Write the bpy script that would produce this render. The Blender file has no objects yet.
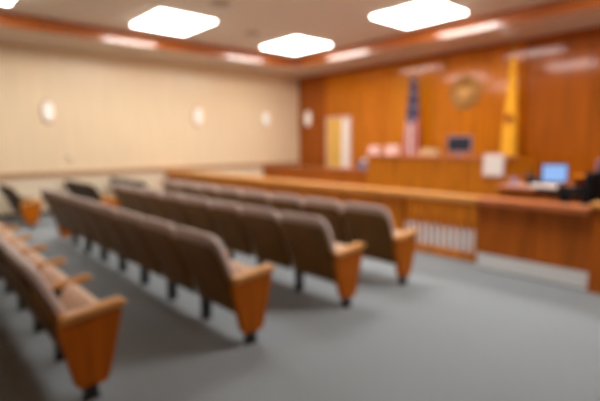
import bpy, bmesh, math, random
from mathutils import Vector, Matrix
random.seed(4)
S = bpy.context.scene
C = bpy.data.collections.new('courtroom'); S.collection.children.link(C)

# ------------------------------------------------------------------ camera
YAW, PITCH, FPX = math.radians(48.38), math.radians(7.22), 446.0
cam_d = bpy.data.cameras.new('camera'); cam = bpy.data.objects.new('camera', cam_d); C.objects.link(cam)
cam.location = (0, 0, 1.6)
ROLL = math.radians(-.4)
cam.rotation_euler = (Matrix.Rotation(YAW, 3, 'Z') @ Matrix.Rotation(math.pi/2 - PITCH, 3, 'X') @ Matrix.Rotation(ROLL, 3, 'Z')).to_euler()
cam_d.sensor_width = 36; cam_d.lens = 36*FPX/600
cam_d.dof.use_dof = True; cam_d.dof.focus_distance = 0.5; cam_d.dof.aperture_fstop = 2.25
cam_d.clip_start = .05
S.camera = cam
# ------------------------------------------------------------------ light and exposure
w = bpy.data.worlds.new('world'); S.world = w; w.use_nodes = True
w.node_tree.nodes['Background'].inputs[0].default_value = (1, .9, .8, 1)
w.node_tree.nodes['Background'].inputs[1].default_value = 0.02
LAMP = 14.0
S.view_settings.view_transform = 'Standard'; S.view_settings.look = 'None'
S.view_settings.gamma = 1; S.view_settings.use_curve_mapping = False
S.view_settings.exposure = 0.35
try:
    S.cycles.use_denoising = True; S.cycles.max_bounces = 10; S.cycles.diffuse_bounces = 6
    S.cycles.sample_clamp_indirect = 6
except Exception: pass

# ------------------------------------------------------------------ colours and materials
def lin(c):
    return tuple(((v/255)/12.92 if v/255 <= .04045 else ((v/255+.055)/1.055)**2.4) for v in c) + (1,)
def mat(name, rgb, rough=.6, spec=.5, metal=0, noise=0, scale=8, stretch=(1, 1, 1), bump=0, emit=None, strength=0, coat=0, coat_rough=.1, sheen=0, rgb2=None):
    m = bpy.data.materials.new(name); m.use_nodes = True
    nt = m.node_tree; b = nt.nodes['Principled BSDF']
    b.inputs['Base Color'].default_value = lin(rgb)
    b.inputs['Roughness'].default_value = rough; b.inputs['Metallic'].default_value = metal
    b.inputs['Specular IOR Level'].default_value = spec
    b.inputs['Coat Weight'].default_value = coat; b.inputs['Coat Roughness'].default_value = coat_rough
    b.inputs['Sheen Weight'].default_value = sheen
    if noise or rgb2:
        tc = nt.nodes.new('ShaderNodeTexCoord'); mp = nt.nodes.new('ShaderNodeMapping')
        mp.inputs['Scale'].default_value = stretch
        nz = nt.nodes.new('ShaderNodeTexNoise'); nz.inputs['Scale'].default_value = scale; nz.inputs['Detail'].default_value = 5
        rp = nt.nodes.new('ShaderNodeValToRGB')
        c2 = rgb2 or tuple(min(255, v*(1+noise)) for v in rgb)
        c1 = rgb if rgb2 else tuple(v*(1-noise) for v in rgb)
        rp.color_ramp.elements[0].position = .3; rp.color_ramp.elements[1].position = .7
        rp.color_ramp.elements[0].color = lin(c1); rp.color_ramp.elements[1].color = lin(c2)
        nt.links.new(tc.outputs['Object'], mp.inputs[0]); nt.links.new(mp.outputs[0], nz.inputs['Vector'])
        nt.links.new(nz.outputs[0], rp.inputs[0]); nt.links.new(rp.outputs[0], b.inputs['Base Color'])
        if bump:
            bp = nt.nodes.new('ShaderNodeBump'); bp.inputs['Strength'].default_value = bump; bp.inputs['Distance'].default_value = .01
            nt.links.new(nz.outputs[0], bp.inputs['Height']); nt.links.new(bp.outputs[0], b.inputs['Normal'])
    if emit:
        b.inputs['Emission Color'].default_value = lin(emit); b.inputs['Emission Strength'].default_value = strength
    return m
V = (6, 6, .5)   # vertical grain
H = (.5, 6, 6)   # grain along x
M = dict(

    carpet=mat('grey_carpet', (144, 152, 156), .95, .1, noise=.08, scale=60, bump=.4),
    tile=mat('ceiling_tile', (228, 214, 198), .9, .2, noise=.04, scale=25),
    soffit=mat('painted_soffit', (222, 204, 184), .8, .2, noise=.02, scale=4),
    maple=mat('pale_maple_panel', (246, 226, 190), .3, .4, noise=.015, scale=1.6, stretch=V),
    maple_low=mat('pale_maple_wainscot', (240, 224, 196), .4, .4, noise=.015, scale=1.6, stretch=V),
    rail_tan=mat('tan_chair_rail', (190, 150, 112), .4),
    wall_wood=[mat('front_panel_%s' % n, c, .5, .12, noise=.10, scale=1.3, stretch=V, coat=.6, coat_rough=.10)
               for n, c in (('amber', (196, 112, 0)), ('honey', (206, 124, 2)), ('russet', (164, 84, 0)))],
    fascia=mat('fascia_wood', (176, 90, 4), .5, .3, noise=.08, scale=1.5, stretch=H, coat=1, coat_rough=.14),
    oak=mat('orange_oak', (194, 114, 8), .5, .3, noise=.12, scale=2, stretch=V),
    oak_dark=mat('red_oak', (170, 88, 5), .5, .3, noise=.12, scale=2, stretch=V),
    oak_shade=mat('dark_joint', (90, 40, 10), .6),
    cap=mat('pale_oak_cap', (214, 150, 74), .4, .4, noise=.08, scale=2, stretch=H),
    cap_red=mat('red_oak_cap', (186, 108, 60), .4, .5, noise=.08, scale=2, stretch=H),
    end=mat('seat_end_oak', (180, 96, 0), .55, .2, noise=.1, scale=3, stretch=V),
    arm=mat('armrest_oak', (218, 156, 84), .4, .4, noise=.08, scale=4, stretch=(6, .5, 6)),
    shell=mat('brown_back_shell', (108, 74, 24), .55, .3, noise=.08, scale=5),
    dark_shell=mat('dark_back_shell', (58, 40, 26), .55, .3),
    cloth=mat('mauve_grey_upholstery', (206, 190, 182), .8, .3, noise=.05, scale=40, sheen=.2),
    seat=mat('tan_seat_upholstery', (226, 192, 162), .8, .2, noise=.05, scale=40, sheen=.2),
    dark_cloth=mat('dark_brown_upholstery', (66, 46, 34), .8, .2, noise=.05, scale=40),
    black=mat('black_metal', (26, 26, 28), .5),
    blackplastic=mat('black_plastic', (22, 22, 25), .4),
    blackcloth=mat('black_fabric', (24, 25, 28), .85, .2),
    white=mat('white_plastic', (250, 246, 242), .4),
    sconce=mat('frosted_sconce_glass', (245, 240, 234), .5, emit=(255, 240, 222), strength=.3),
    frame=mat('white_metal_frame', (225, 222, 216), .4),
    greyp=mat('grey_plastic', (150, 146, 142), .5),
    base=mat('lit_floor_pale_grey', (228, 232, 232), .5),  # near-white tone standing in for brightly lit carpet
    paper=mat('white_paper', (250, 244, 238), .8),
    pinkcard=mat('pinkish_card', (222, 178, 168), .7),
    cream=mat('cream_card', (226, 196, 150), .7),
    bronze=mat('bronze', (176, 126, 62), .5, metal=.15, noise=.12, scale=12, bump=.3),
    bronze2=mat('light_bronze', (206, 156, 86), .45, metal=.15),
    brass=mat('brass', (200, 160, 80), .3, metal=.8),
    navy=mat('flag_navy', (74, 66, 98), .8), red=mat('flag_red', (186, 70, 66), .8), flagwhite=mat('flag_white', (226, 216, 210), .8),
    yellow=mat('flag_yellow', (250, 182, 40), .8), zia=mat('flag_sun_red', (178, 50, 30), .8),
    pinkframe=mat('dusty_pink_frame', (236, 190, 168), .5), mapyellow=mat('ochre_map_sheet', (244, 192, 96), .7, noise=.1, scale=6),
    lavender=mat('lavender_plastic', (160, 140, 170), .6),
    bluebox=mat('slate_blue_card', (120, 112, 140), .7),
    lampglass=mat('lamp_diffuser', (255, 252, 246), .5, emit=(255, 250, 245), strength=LAMP),
    screen=mat('lit_blue_screen', (40, 50, 80), .3, emit=(150, 190, 245), strength=.75),
    darkscreen=mat('dark_screen', (52, 58, 70), .2),
)

M['fascia'].node_tree.nodes['Principled BSDF'].inputs['Coat IOR'].default_value = 1.8
# ------------------------------------------------------------------ helpers
def link(name, me, m, parent=None, loc=(0, 0, 0)):
    if m is not None and not len(me.materials):
        for k in (m if isinstance(m, list) else [m]): me.materials.append(k)
    o = bpy.data.objects.new(name, me); C.objects.link(o); o.location = loc
    if parent: o.parent = parent
    return o
def bm_box(bm, x0, x1, y0, y1, z0, z1, idx=0):
    vs = [bm.verts.new(p) for p in ((x0,y0,z0),(x1,y0,z0),(x1,y1,z0),(x0,y1,z0),(x0,y0,z1),(x1,y0,z1),(x1,y1,z1),(x0,y1,z1))]
    for f in ((0,3,2,1),(4,5,6,7),(0,1,5,4),(1,2,6,5),(2,3,7,6),(3,0,4,7)):
        bm.faces.new([vs[i] for i in f]).material_index = idx
    return vs
def bm_prism(bm, pts, axis, a0, a1, idx=0):
    """extrude a 2D outline along axis 'x' (pts are y,z), 'y' (x,z) or 'z' (x,y)"""
    def p(u, v, a): return {'x': (a, u, v), 'y': (u, a, v), 'z': (u, v, a)}[axis]
    A = [bm.verts.new(p(u, v, a0)) for u, v in pts]; B = [bm.verts.new(p(u, v, a1)) for u, v in pts]
    n = len(pts); fs = [bm.faces.new(A), bm.faces.new(B[::-1])]
    for i in range(n): fs.append(bm.faces.new((A[i], B[i], B[(i+1) % n], A[(i+1) % n])))
    for f in fs: f.material_index = idx
def finish(bm, bevel=0, seg=2, smooth=False):
    bmesh.ops.recalc_face_normals(bm, faces=bm.faces[:])
    if bevel: bmesh.ops.bevel(bm, geom=bm.edges[:], offset=bevel, segments=seg, affect='EDGES', clamp_overlap=True, profile=.5)
    me = bpy.data.meshes.new('m'); bm.to_mesh(me); bm.free()
    if smooth or bevel:
        for p in me.polygons: p.use_smooth = smooth
    return me
def box(name, m, x0, x1, y0, y1, z0, z1, parent=None, bevel=0):
    """mesh box; when it has a parent the numbers are in the parent's frame"""
    bm = bmesh.new(); bm_box(bm, x0, x1, y0, y1, z0, z1)
    return link(name, finish(bm, bevel), m, parent)
def boxes(name, m, lst, parent=None, bevel=0):
    bm = bmesh.new()
    for b in lst: bm_box(bm, *b)
    return link(name, finish(bm, bevel), m, parent)
def prism(name, m, pts, axis, a0, a1, parent=None, bevel=0):
    bm = bmesh.new(); bm_prism(bm, pts, axis, a0, a1); return link(name, finish(bm, bevel), m, parent)
def lathe_bm(bm, prof, n=24, axis='z', c=(0, 0, 0), idx=0):
    rings = []
    for r, h in prof:
        ring = []
        for i in range(n):
            a = 2*math.pi*i/n; u, v = r*math.cos(a), r*math.sin(a)
            p = {'z': (u, v, h), 'y': (u, h, v), 'x': (h, u, v)}[axis]
            ring.append(bm.verts.new((p[0]+c[0], p[1]+c[1], p[2]+c[2])))
        rings.append(ring)
    for a, b in zip(rings, rings[1:]):
        for i in range(n): bm.faces.new((a[i], a[(i+1) % n], b[(i+1) % n], b[i])).material_index = idx
    for r in (rings[0], rings[-1]):
        bm.faces.new(r).material_index = idx
def lathe(name, m, prof, parent=None, axis='z', c=(0, 0, 0), n=24):
    bm = bmesh.new(); lathe_bm(bm, prof, n, axis, c); return link(name, finish(bm, smooth=True), m, parent)
def thing(name, label, cat, loc, rz=0, group=None):
    o = bpy.data.objects.new(name, None); C.objects.link(o); o.location = loc; o.rotation_euler = (0, 0, rz)
    o['label'] = label; o['category'] = cat
    if group: o['group'] = group
    return o
def tag(o, label, cat, group=None):
    o['label'] = label; o['category'] = cat
    if group: o['group'] = group
    return o
def struct(o): o['kind'] = 'structure'; return o
def dup(root, loc, label):
    r = root.copy(); C.objects.link(r); r.location = loc; r['label'] = label
    for ch in list(root.children):
        c = ch.copy(); C.objects.link(c); c.parent = r
        for g in list(ch.children):
            d = g.copy(); C.objects.link(d); d.parent = c
    return r

# ------------------------------------------------------------------ the room
XL, XR, YB, YF = -11.6, 4.0, -5.0, 10.3        # cream wall, right wall, back wall, front wall
ZS, ZC = 3.815, 4.08                            # soffit and tray ceiling heights
FX, FY, FX2, FY2 = -10.12, 8.82, 2.6, -3.6      # the tray's edges
struct(box('floor', M['carpet'], XL-.2, XR+.2, YB-.2, YF+.2, -.12, 0))
struct(box('ceiling', M['tile'], FX-.1, FX2+.1, FY2-.1, FY+.1, ZC, ZC+.1))
struct(boxes('trim_1', M['soffit'], [(XL, FX-.04, YB, YF, ZS, ZS+.1), (FX2+.04, XR, YB, YF, ZS, ZS+.1), (FX-.04, FX2+.04, FY+.04, YF, ZS, ZS+.1), (FX-.04, FX2+.04, YB, FY2-.04, ZS, ZS+.1)]))
struct(boxes('trim_2', M['fascia'], [(FX-.04, FX, FY2-.04, FY+.04, ZS, ZC), (FX2, FX2+.04, FY2-.04, FY+.04, ZS, ZC), (FX, FX2, FY, FY+.04, ZS, ZC), (FX, FX2, FY2-.04, FY2, ZS, ZC)]))
# cream maple wall: tall upper panels with fine seams
bm = bmesh.new(); y = YB
while y < YF-.01:
    y2 = min(YF, y+1.22); bm_box(bm, XL-.1, XL, y+.004, y2-.004, 1.0, ZS); y = y2
bm_box(bm, XL-.12, XL-.008, YB, YF, 0, ZS)
struct(link('wall_left', finish(bm), M['maple']))
struct(box('trim_3', M['maple_low'], XL, XL+.012, YB, YF, .1, .88))
struct(box('trim_4', M['rail_tan'], XL, XL+.045, YB, YF, .88, 1.0, bevel=.008))
struct(box('baseboard_left', M['black'], XL, XL+.02, YB, YF, 0, .1))
# varnished wood front wall in wide panels
bm = bmesh.new(); bm_box(bm, XL, XR, YF+.01, YF+.12, 0, ZS+.1, 2)
edges = [-11.6, -11.3, -10.3, -9.1, -7.75, -6.45, -5.0, -4.15, -2.9, -1.7, -.5, .7, 1.9, 3.1, 4.0]
tone = [2, 2, 0, 0, 1, 0, 0, 2, 2, 0, 2, 0, 0, 2]
for (a, b_, t) in zip(edges, edges[1:], tone): bm_box(bm, a+.006, b_-.006, YF-.02, YF+.02, 0, ZS, t)
struct(link('wall_front', finish(bm), M['wall_wood']))
struct(box('trim_5', M['oak_dark'], XL, XR, YF-.05, YF-.02, ZS-.1, ZS, bevel=.008))
struct(box('baseboard_front', M['oak_dark'], XL, XR, YF-.05, YF-.02, 0, .12))
struct(box('wall_right', M['wall_wood'][0], XR, XR+.1, YB, YF, 0, ZS))
struct(box('wall_back', M['maple'], XL, XR, YB-.1, YB, 0, ZS))

# ------------------------------------------------------------------ ceiling fixtures
def troffer(loc, label):
    t = thing('ceiling_light', label, 'ceiling light', loc, group='square ceiling light panels')
    X, Y = .67, .58
    boxes('frame', M['frame'], [(-X-.04, X+.04, -Y-.04, -Y, -.03, 0), (-X-.04, X+.04, Y, Y+.04, -.03, 0), (-X-.04, -X, -Y, Y, -.03, 0), (X, X+.04, -Y, Y, -.03, 0)], t)
    box('diffuser', M['lampglass'], -X, X, -Y, Y, -.055, 0, t)
    return t
lab = {(0, 0): 'bright square light panel nearest the corner where the two walls meet',
       (1, 0): 'bright square light panel along the front wall, over the judge bench',
       (0, 1): 'bright square light panel along the cream wall, second from the room corner',
       (0, 2): 'light panel cut by the top left corner of the photo'}
t0 = None
for i, x in enumerate((-8.72, -5.15, -1.55)):
    for j, y in enumerate((7.65, 4.35, 1.05)):
        if (i, j) in ((1, 2), (2, 2)): continue
        l = lab.get((i, j), 'white light panel in the ceiling outside the picture, lighting the room')
        if t0 is None: t0 = troffer((x, y, ZC), l)
        else: dup(t0, (x, y, ZC), l)
def ceil_speaker(x, y, label):
    t = thing('ceiling_vent', label, 'vent', (x, y, ZC), group='round ceiling grilles')
    lathe('ring', M['greyp'], [(.0, 0), (.17, 0), (.17, -.012), (.14, -.018), (.13, -.01), (.0, -.01)], t)
    boxes('grille', M['soffit'], [(-.11, .11, k*.035-.006, k*.035+.006, -.016, -.01) for k in range(-3, 4)], t)
ceil_speaker(-8.5, 6.15, 'grey round ceiling grille between the two light panels by the cream wall')
ceil_speaker(-7.1, 4.45, 'grey round ceiling grille right of the light panel at upper left')
t = thing('smoke_detector', 'small white round detector on the soffit above the yellow flag', 'detector', (-4.1, 9.25, ZS))
lathe('base', M['white'], [(0, 0), (.17, 0), (.17, -.025), (0, -.025)], t)
lathe('dome', M['white'], [(.13, -.02), (.12, -.05), (.07, -.07), (0.001, -.075)], t)

# ------------------------------------------------------------------ wall fixtures
def sconce(loc, rz, label):
    t = thing('wall_sconce', label, 'wall light', loc, rz, group='oval wall lights')
    def oval(rx, rz_, y0, y1, name, m):
        bm = bmesh.new(); prof = [(1, y0), (1, y1*.6), (.9, y1*.95), (.6, y1), (.02, y1)]
        lathe_bm(bm, prof, 24, 'y')
        for v in bm.verts: v.co.x *= rx; v.co.z *= rz_
        return link(name, finish(bm, smooth=True), m, t)
    oval(.15, .28, 0, -.03, 'backplate', M['rail_tan']); oval(.125, .24, -.02, -.09, 'shade', M['sconce'])
    return t
# local -y points into the room; on the cream wall it points to +x
s0 = sconce((XL, 2.6, 2.37), math.pi/2, 'white oval wall light at the left end of the cream wall')
dup(s0, (XL, 6.41, 2.39), 'white oval wall light in the middle of the cream wall')
dup(s0, (XL, 8.83, 2.41), 'white oval wall light on the cream wall nearest the corner')
sconce((-11.1, YF-.02, 2.44), 0, 'white oval wall light on the wood wall by the corner')
t = thing('thermostat', 'small round tan control below the leftmost oval wall light', 'thermostat', (XL, 3.0, 1.33), math.pi/2)
lathe('backplate', M['maple_low'], [(0, 0), (.1, 0), (.1, -.012), (0, -.012)], t, 'y')
lathe('dial', M['maple_low'], [(.07, -.01), (.065, -.04), (0.001, -.045)], t, 'y')

# framed sheet on the wood wall
t = thing('wall_chart', 'framed ochre and white sheet on wood wall near the corner', 'chart', (-9.72, YF-.02, 1.62))
boxes('frame', M['pinkframe'], [(-.54, .54, -.04, 0, .74, .82), (-.54, .54, -.04, 0, -.82, -.74), (-.54, -.47, -.04, 0, -.74, .74), (.47, .54, -.04, 0, -.74, .74)], t, bevel=.006)
box('map_sheet', M['mapyellow'], -.47, .14, -.02, 0, -.74, .74, t)
box('white_margin', M['paper'], .14, .47, -.022, 0, -.74, .74, t)

# the round seal
t = thing('wall_seal', 'round bronze seal with an eagle relief on the wood wall', 'seal', (-5.54, YF-.02, 2.80))
lathe('rim', M['bronze'], [(.40, 0), (.40, -.03), (.385, -.045), (.36, -.045), (.345, -.03), (.34, 0)], t, 'y', n=48)
lathe('disc', M['bronze'], [(.0, 0), (.345, 0), (.345, -.02), (.27, -.02), (.26, -.03), (.24, -.03), (.235, -.02), (.001, -.02)], t, 'y', n=48)
E1 = [(0, .15), (.03, .13), (.035, .09), (.10, .12), (.17, .10), (.21, .03), (.20, -.05), (.15, -.01), (.12, -.06), (.08, -.02), (.05, -.05), (.06, -.13), (0, -.17)]
prism('eagle', M['bronze2'], E1 + [(-x, z) for x, z in E1[-2:0:-1]], 'y', -.045, -.018, t)
bm = bmesh.new(); bm_box(bm, -.012, .012, -.03, -.018, -.014, .014); stud = finish(bm)
for k in range(24):
    a = 2*math.pi*k/24; link('rim_stud', stud, M['bronze2'], t, (.305*math.cos(a), 0, .305*math.sin(a)))

# ------------------------------------------------------------------ flags
def flag(loc, label, mats, pick, z0, z1, rmax, rmin, extra=None):
    t = thing('flag', label, 'flag', loc)
    lathe('pole', M['brass'], [(.0, .03), (.014, .03), (.014, z1+.12), (.0, z1+.12)], t, n=12)
    lathe('base', M['brass'], [(0, 0), (.17, 0), (.17, .03), (.1, .05), (.03, .1), (0, .1)], t)
    lathe('finial', M['brass'], [(0.001, z1+.1), (.03, z1+.12), (.015, z1+.15), (.035, z1+.2), (.001, z1+.3)], t, n=12)
    bm = bmesh.new(); N, R = 48, 26; rings = []
    for k in range(R+1):
        f = k/R; z = z1+(z0-z1)*f
        rad = rmin+(rmax-rmin)*(f**.75)
        ring = []
        for i in range(N):
            a = 2*math.pi*i/N
            rr = rad*(1+.16*math.sin(7*a+1.5*f)+.06*math.sin(3*a+4*f))
            ring.append(bm.verts.new((rr*math.cos(a), rr*.7*math.sin(a), z-(.06*math.sin(7*a)+.05*math.cos(a))*f)))
        rings.append(ring)
    for k in range(R):
        for i in range(N):
            bm.faces.new((rings[k][i], rings[k][(i+1) % N], rings[k+1][(i+1) % N], rings[k+1][i])).material_index = pick(k/R, i/N, i, k)
    bm.faces.new(rings[0]).material_index = 0
    link('flag_cloth', finish(bm, smooth=True), mats, t)
    if extra: extra(t)
    return t
def us(f, u, i, k):
    d = f + .12*math.sin(2*math.pi*u)
    if d < .45: return 2 if (i % 5 == 2 and k % 4 == 1) else 0
    return 1 if (i//3) % 2 else 2
flag((-6.83, 10.0, 0), 'stars and stripes flag hanging furled on a pole behind the bench', [M['navy'], M['red'], M['flagwhite']], us, 1.25, 3.3, .23, .06)
def zia(t):
    bm = bmesh.new(); c = (.0, -.125, 2.12)
    lathe_bm(bm, [(.045, -.01), (.045, .01), (.028, .01), (.028, -.01)], 20, 'y', c)
    for q in range(4):
        for o_, L in ((-.03, .03), (-.01, .045), (.01, .045), (.03, .03)):
            if q % 2 == 0:
                s = 1 if q == 0 else -1; z0, z1 = sorted((c[2]+s*.06, c[2]+s*(.06+L)))
                bm_box(bm, c[0]+o_-.006, c[0]+o_+.006, c[1]-.008, c[1]+.02, z0, z1)
            else:
                s = 1 if q == 1 else -1; x0, x1 = sorted((c[0]+s*.045, c[0]+s*(.045+L)))
                bm_box(bm, x0, x1, c[1]-.008, c[1]+.03, c[2]+o_-.006, c[2]+o_+.006)
    link('sun_symbol', finish(bm), M['zia'], t)
flag((-4.32, 10.0, 0), 'yellow flag with red sun symbol furled on a pole', [M['yellow']], lambda *a: 0, 1.3, 3.42, .155, .045, zia)

# ------------------------------------------------------------------ judge's bench
t = thing('judge_bench', 'long raised orange wood judge bench in front of the wood wall', 'bench', (-4.92, 7.78, 0))
L0, L1 = -1.58, 1.57
bm = bmesh.new()
for k in range(4):
    a = L0+(L1-L0)*k/4; b_ = L0+(L1-L0)*(k+1)/4
    bm_box(bm, a+.008, b_-.008, 0, .05, .12, 1.3)
bm_box(bm, L0, L1, .02, .06, .1, 1.3)
link('front_panel', finish(bm), M['oak'], t)
box('side_panel', M['oak'], L0, L0+.05, .06, 1.1, 0, 1.3, t); box('side_panel', M['oak'], L1-.05, L1, .06, 1.1, 0, 1.3, t)
box('ledge', M['cap_red'], L0-.05, L1+.05, -.06, .3, 1.3, 1.36, t, bevel=.01)
box('desktop', M['oak_dark'], L0+.06, L1-.06, .3, .95, 1.1, 1.14, t)
box('plinth', M['oak_dark'], L0, L1, .0, .05, 0, .12, t)

def paper_stack(name, label, loc, w_, d, h, m, cat, rz=0, n=4):
    t = thing(name, label, cat, loc, rz); bm = bmesh.new()
    for k in range(n):
        j = random.uniform(-.012, .012); bm_box(bm, -w_/2+j, w_/2+j, -d/2-j, d/2-j, h*k/n, h*(k+.9)/n)
    link('sheets', finish(bm), m, t); return t
def tent_card(label, loc, w_, h, m):
    o = prism('name_card', m, [(-.07, 0), (-.062, 0), (0, h-.012), (.062, 0), (.07, 0), (.004, h), (-.004, h)], 'x', -w_/2, w_/2); o.location = loc
    tag(o, label, 'card', 'folded cards on the bench'); return o
tent_card('pinkish white folded card at the left end of the judge bench', (-6.342, 7.86, 1.36), .30, .19, M['pinkcard'])
tent_card('pinkish white folded card on the bench left of the striped flag', (-5.860, 7.86, 1.36), .34, .2, M['pinkcard'])
t = thing('file_tray', 'small cream tray of papers on the bench right of the striped flag', 'tray', (-4.97, 7.88, 1.36))
boxes('tray', M['cream'], [(-.17, .17, -.12, .12, 0, .015), (-.17, -.155, -.12, .12, .015, .1), (.155, .17, -.12, .12, .015, .1), (-.155, .155, -.12, -.105, .015, .1), (-.155, .155, .105, .12, .015, .1)], t)
boxes('papers', M['cream'], [(-.14, .14, -.1, .1, .015+.03*k, .04+.03*k) for k in range(4)], t)

def monitor(label, loc, rz, w_, h, lift, scr, body=M['blackplastic']):
    t = thing('computer_monitor', label, 'monitor', loc, rz)
    box('bezel', body, -w_/2, w_/2, -.02, .03, lift, lift+h, t, bevel=.008)
    box('screen', scr, -w_/2+.02, w_/2-.02, -.024, -.019, lift+.025, lift+h-.02, t)
    box('neck', body, -.03, .03, .0, .03, .012, lift+.05, t)
    prism('foot', body, [(-.12, -.08), (.12, -.08), (.09, .09), (-.09, .09)], 'z', 0, .014, t)
    return t
monitor('dark monitor standing on the judge bench under the round seal', (-4.36, 7.93, 1.36), .25, .46, .31, .06, M['darkscreen'], M['lavender'])

t = thing('posted_notice', 'white paper notice on the right end of the judge bench', 'notice', (-3.58, 7.71, 1.21))
box('backing', M['pinkcard'], -.19, .19, -.02, 0, -.2, .2, t); box('sheet', M['paper'], -.165, .165, -.026, -.018, -.175, .175, t)

# ------------------------------------------------------------------ jury box wall beside the cream wall
t = thing('jury_box', 'low orange wood enclosure wall from the cream wall to the judge bench', 'partition', (XL+.02, 8.7, 0))
bm = bmesh.new()
for k, (a, b_) in enumerate(((0, 1.7), (1.72, 3.1), (3.12, 5.04))): bm_box(bm, a, b_, 0, .05, .1, .9, 0)
bm_box(bm, 0, 5.04, .01, .06, .1, .9, 0)
link('front_panel', finish(bm), M['oak_dark'], t)
box('cap', M['cap_red'], 0, 5.04, -.04, .12, .9, .95, t, bevel=.008)
box('plinth', M['oak_dark'], 0, 5.04, 0, .05, 0, .1, t)
t = thing('tissue_box', 'small slate blue box on the enclosure wall beside the framed sheet', 'box', (-7.37, 8.73, .95))
box('carton', M['bluebox'], -.19, .19, -.06, .06, 0, .2, t, bevel=.006)
prism('tissue', M['paper'], [(-.05, .2), (.05, .2), (.08, .26), (.02, .24), (-.03, .28), (-.07, .24)], 'y', -.012, .012, t)

# ------------------------------------------------------------------ the bar: panels, gate, right-hand section
BY = 5.45
t = thing('bar_railing', 'long wood railing with pale cap behind the seat rows', 'railing', (0, BY, 0))
bm = bmesh.new(); x = XL+.01
xs = [XL+.01+(-3.98-XL-.01)*k/6 for k in range(7)]
for a, b_ in zip(xs, xs[1:]): bm_box(bm, a+.01, b_-.01, -.03, .03, .2, .84)
bm_box(bm, XL+.01, -3.98, -.015, .015, .18, .84)
link('panel', finish(bm), M['oak'], t)
box('cap', M['cap'], XL+.01, -3.86, -.13, .15, .84, .915, t, bevel=.012)
box('post', M['oak'], -3.98, -3.86, -.06, .06, 0, .84, t)
box('plinth', M['oak_dark'], XL+.01, -3.98, -.03, .03, 0, .18, t)
t = thing('bar_gate', 'wooden gate of thin spindles through which the far carpet shows', 'gate', (-3.27, BY, 0))
box('cap', M['cap'], -.585, .585, -.13, .15, .84, .915, t, bevel=.012)
box('top_rail', M['oak'], -.58, .58, -.03, .03, .78, .84, t)
box('bottom_rail', M['oak'], -.58, .58, -.03, .03, .06, .17, t, bevel=.006)
for k in range(11):
    lx = -.48+.96*k/10
    lathe('spindle', M['oak'], [(.016, .17), (.021, .22), (.016, .3), (.022, .48), (.016, .66), (.021, .75), (.016, .78)], t, c=(lx, 0, 0), n=8)
box('stile', M['oak'], -.585, -.55, -.03, .03, .06, .84, t); box('stile', M['oak'], .55, .585, -.03, .03, .06, .84, t)
t = thing('bar_partition', 'solid wood partition right of the gate above a pale grey strip coloured as lit floor', 'partition', (-2.03, BY, 0))
bm = bmesh.new()
for a, b_ in ((-.64, .02), (.03, .60)): bm_box(bm, a, b_, -.035, .03, .22, .84)
bm_box(bm, -.64, .6, -.02, .03, .2, .84)
link('panel', finish(bm), M['oak_dark'], t)
box('cap', M['cap_red'], -.65, .6, -.13, .15, .84, .915, t, bevel=.012)
box('lit_floor_strip', M['base'], -.64, .6, -.05, .05, .02, .2, t)  # pale box in place of the lit floor showing below the panel
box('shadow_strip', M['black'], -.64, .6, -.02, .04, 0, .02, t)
t = thing('bar_corner_section', 'wood partition with pale capped post at the right edge', 'partition', (-1.42, BY, 0))
box('post', M['oak_dark'], 0, .14, -.08, .06, 0, .915, t, bevel=.006)
box('post_cap', M['cap'], -.02, .17, -.13, .1, .915, .965, t, bevel=.01)
box('panel', M['oak_dark'], .14, 1.6, -.05, .03, .05, .84, t)
box('cap', M['cap_red'], .17, 1.6, -.13, .15, .84, .915, t, bevel=.012)

# ------------------------------------------------------------------ clerk's desk and what stands on it
t = thing('clerk_desk', 'reddish wood clerk desk behind the solid partition', 'desk', (-2.35, 6.75, 0))
box('desktop', M['cap_red'], -.62, 1.6, -.3, .5, .93, .97, t, bevel=.008)
box('front_panel', M['oak_dark'], -.58, 1.56, -.24, -.2, .05, .93, t)
box('side_panel', M['oak_dark'], -.58, -.54, -.2, .46, 0, .93, t); box('side_panel', M['oak_dark'], 1.52, 1.56, -.2, .46, 0, .93, t)
t = thing('desk_hutch', 'small tan wood riser on the desk right of the lit monitor', 'riser', (-2.11, 6.98, .97))
boxes('carcass', M['oak'], [(-.0, .25, -.1, .2, .14, .17), (0, .03, -.1, .2, 0, .14), (.22, .25, -.1, .2, 0, .14), (.03, .22, .17, .2, 0, .14)], t)
paper_stack('paper_stack', 'wide spread of white papers on the clerk desk below the lit monitor', (-2.25, 6.62, .97), .5, .22, .04, M['paper'], 'papers', .05)
paper_stack('paper_stack', 'thin pale papers at the left end of the clerk desk', (-2.72, 6.62, .97), .34, .24, .02, M['pinkcard'], 'papers', -.1, 3)
monitor('lit pale blue monitor on the clerk desk', (-2.33, 6.9, .97), .5, .34, .28, .05, M['screen'])
t = thing('desk_phone', 'black telephone on the desk left of the lit monitor', 'telephone', (-2.62, 6.95, .97), .3)
prism('body', M['blackplastic'], [(-.12, 0), (.12, 0), (.12, .12), (.05, .11), (-.12, .03)], 'x', -.09, .09, t)
prism('handset', M['blackplastic'], [(-.1, .06), (-.03, .10), (.05, .15), (.12, .15), (.12, .2), (.04, .2), (-.1, .12)], 'x', -.09, -.03, t, bevel=.008)
t = thing('card_holder', 'small lavender box on the desk just behind the telephone', 'box', (-2.88, 6.9, .97))
box('carton', M['lavender'], -.05, .05, -.04, .04, 0, .11, t, bevel=.005)

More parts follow.
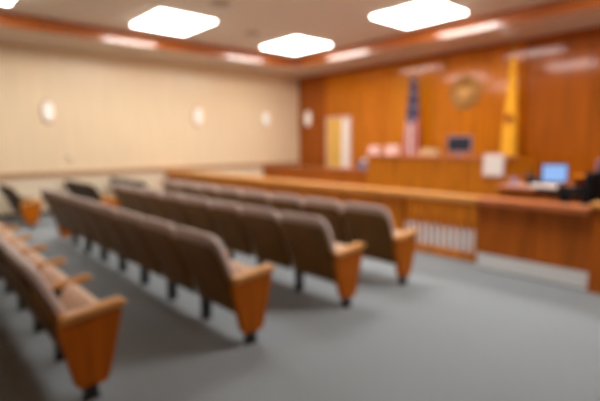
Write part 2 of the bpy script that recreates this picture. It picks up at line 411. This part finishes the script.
t = thing('office_chair', 'tall black office chair seen from the side at the right edge', 'chair', (-1.80, 6.1, 0), -math.pi/2-.15)
lathe('seat', M['blackcloth'], [(.001, .68), (.2, .68), (.23, .71), (.23, .76), (.18, .79), (.001, .78)], t)
bm = bmesh.new(); bm_box(bm, -.22, .22, .17, .26, .84, 1.26)
link('backrest', finish(bm, .035, 3), M['blackcloth'], t)
box('back_bar', M['black'], -.03, .03, .19, .23, .68, .88, t)
for q in (-1, 1):
    boxes('armrest', M['blackcloth'], [(q*.26-.04, q*.26+.04, -.34, .14, .97, 1.035), (q*.26-.015, q*.26+.015, -.06, .06, .72, .97), (min(q*.18, q*.26), max(q*.18, q*.26), -.03, .02, .70, .73)], t)
lathe('gas_column', M['black'], [(0, .1), (.03, .1), (.03, .68), (0, .68)], t, n=12)
for k in range(5):
    a = 2*math.pi*k/5; bm = bmesh.new()
    bm_box(bm, .0, .26, -.025, .025, .07, .11); bmesh.ops.rotate(bm, verts=bm.verts[:], matrix=Matrix.Rotation(a, 3, 'Z'))
    lg = link('base_arm', finish(bm), M['black'], t)
    bm = bmesh.new(); lathe_bm(bm, [(.001, -.02), (.035, -.02), (.035, .02), (.001, .02)], 12, 'y', (.25*math.cos(a), .25*math.sin(a), .035))
    link('caster', finish(bm), M['blackplastic'], lg)
monitor('lavender rimmed monitor cut by the right edge of the photo', (-1.66, 7.0, .97), .3, .36, .26, .14, M['darkscreen'], M['lavender'])

# ------------------------------------------------------------------ auditorium seats
PW = .70      # seat spacing; local origin: the floor under the right-hand (aisle side) armrest
def curved_back(bm, x0, x1, thick0, thick1, z0, z1, rc, base=(-.06, -.345), yoff=0.0, nz=12):
    """a reclined back whose upper corners are rounded: outline in x,z, laid on a leaning curve"""
    zz0, zz1 = .20, .92
    def yc(z):
        f = max(0, (z-zz0)/(zz1-zz0)); return base[0]+(base[1]-base[0])*(f**1.25)+yoff
    pts = [(x0+.02, z0), (x1-.02, z0)]
    for k in range(1, 6): pts.append((x1-.02+.02*k/5, z0+(z1-rc-z0)*k/6))
    for k in range(7):
        a = math.pi/2*k/6; pts.append((x1-rc+rc*math.cos(a), z1-rc+rc*math.sin(a)))
    for k in range(7):
        a = math.pi/2+math.pi/2*k/6; pts.append((x0+rc+rc*math.cos(a), z1-rc+rc*math.sin(a)))
    for k in range(5, 0, -1): pts.append((x0+.02-.02*k/5, z0+(z1-rc-z0)*k/6))
    cx = (x0+x1)/2
    # loops from rim to centre so the panel can curve
    def loop(s, off, zc):
        return [bm.verts.new((cx+(x-cx)*s, yc(zc+(z-zc)*s)+off, zc+(z-zc)*s)) for x, z in pts]
    zc = (z0+z1)/2
    Ls = [loop(.001, -thick0, zc), loop(.5, -thick0, zc), loop(.9, -thick0, zc), loop(1, -thick0*.4, zc), loop(1, thick1*.4, zc), loop(.95, thick1, zc), loop(.5, thick1, zc), loop(.001, thick1, zc)]
    n = len(pts)
    for A, B in zip(Ls, Ls[1:]):
        for i in range(n): bm.faces.new((A[i], A[(i+1) % n], B[(i+1) % n], B[i]))
    bm.faces.new(Ls[0][::-1]); bm.faces.new(Ls[-1])
def make_seat(end, cloth, group, label, far=False):
    t = thing('auditorium_seat', label, 'seat', (0, 0, 0), group=group)
    x0, x1 = -PW+.035, -.035
    bm = bmesh.new(); curved_back(bm, -PW+.012, -.012, .02, .015, .24, .825, .08)
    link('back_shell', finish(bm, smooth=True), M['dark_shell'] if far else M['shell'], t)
    bm = bmesh.new(); curved_back(bm, x0-.01, x1+.01, .02, .06, .38, .92, .09, yoff=.045)
    link('backrest', finish(bm, smooth=True), cloth, t)
    # tipped-up seat cushion
    bm = bmesh.new()
    bm_prism(bm, [(.00, .30), (.07, .27), (.13, .33), (.16, .46), (.15, .56), (.09, .60), (.03, .56), (-.02, .42)], 'x', x0+.03, x1-.03)
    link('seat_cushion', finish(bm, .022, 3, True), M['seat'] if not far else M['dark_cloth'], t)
    armtop = [(-.16, .545), (-.145, .575), (.21, .615), (.25, .605), (.26, .58), (.23, .565), (-.15, .525)]
    if end:
        prism('armrest', M['arm'], armtop, 'x', -.045, .045, t, bevel=.01)
        prism('end_panel', M['end'], [(-.16, .53), (.225, .568), (.22, .5), (.13, .13), (.10, .09), (-.05, .09), (-.08, .12), (-.145, .42)], 'x', -.03, .03, t, bevel=.006)
        leg = [(-.032, .032, -.03, .05, 0, .10), (-.03, .03, -.04, .065, 0, .01)]
    else:
        prism('armrest', M['arm'], armtop, 'x', -.03, .03, t, bevel=.01)
        leg = [(-.03, .03, -.03, .05, 0, .555), (-.03, .03, -.04, .065, 0, .01)]
    boxes('leg', M['black'], leg, t)
    return t
order = ['first', 'second', 'third', 'fourth', 'fifth', 'sixth', 'seventh', 'eighth']
rows = [(.76, -2.89, 6, 'seats of the nearest row', 'nearest row, at the left edge'),
        (1.98, -2.86, 8, 'seats of the second row', 'second row from the camera'),
        (3.15, -2.88, 8, 'seats of the third row', 'third row from the camera'),
        (4.15, -2.92, 8, 'seats of the front row', 'row nearest the wood railing')]
for (y, X, n, grp, ph) in rows:
    e = make_seat(True, M['cloth'], grp, 'brown backed seat with orange end panel, aisle end of %s' % ph)
    e.location = (X, y, 0)
    m0 = None
    for k in range(1, n):
        l = 'brown backed folding seat, %s from the aisle in the %s' % (order[k], ph)
        if m0 is None:
            m0 = make_seat(False, M['cloth'], grp, l); m0.location = (X-PW*k, y, 0); q = m0
        else: q = dup(m0, (X-PW*k, y, 0), l)
        if k == n-1:
            bm = bmesh.new(); bm_prism(bm, [(-.12, .53), (.225, .568), (.22, .5), (.12, .0), (-.03, .0), (-.06, .12), (-.12, .42)], 'x', -PW-.03, -PW+.0)
            link('end_panel', finish(bm), M['end'], q)
far = [(1.78, 'beyond the second row'), (3.10, 'beyond the third row'), (4.15, 'beyond the front row')]
for y, ph in far:
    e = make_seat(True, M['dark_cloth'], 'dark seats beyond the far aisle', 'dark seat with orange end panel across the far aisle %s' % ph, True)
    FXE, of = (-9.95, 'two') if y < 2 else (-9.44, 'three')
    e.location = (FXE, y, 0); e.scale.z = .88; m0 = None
    for k, pl in ((1, 'middle' if y > 2 else 'wall side'), (2, 'wall side')):
        l = 'dark seat by the cream wall %s, %s one of %s' % (ph, pl, of)
        if (FXE-PW*(k+1)) < XL+.02: break
        if m0 is None: m0 = make_seat(False, M['dark_cloth'], 'dark seats beyond the far aisle', l, True); m0.location = (FXE-PW*k, y, 0); m0.scale.z = .88
        else: dup(m0, (FXE-PW*k, y, 0), l)
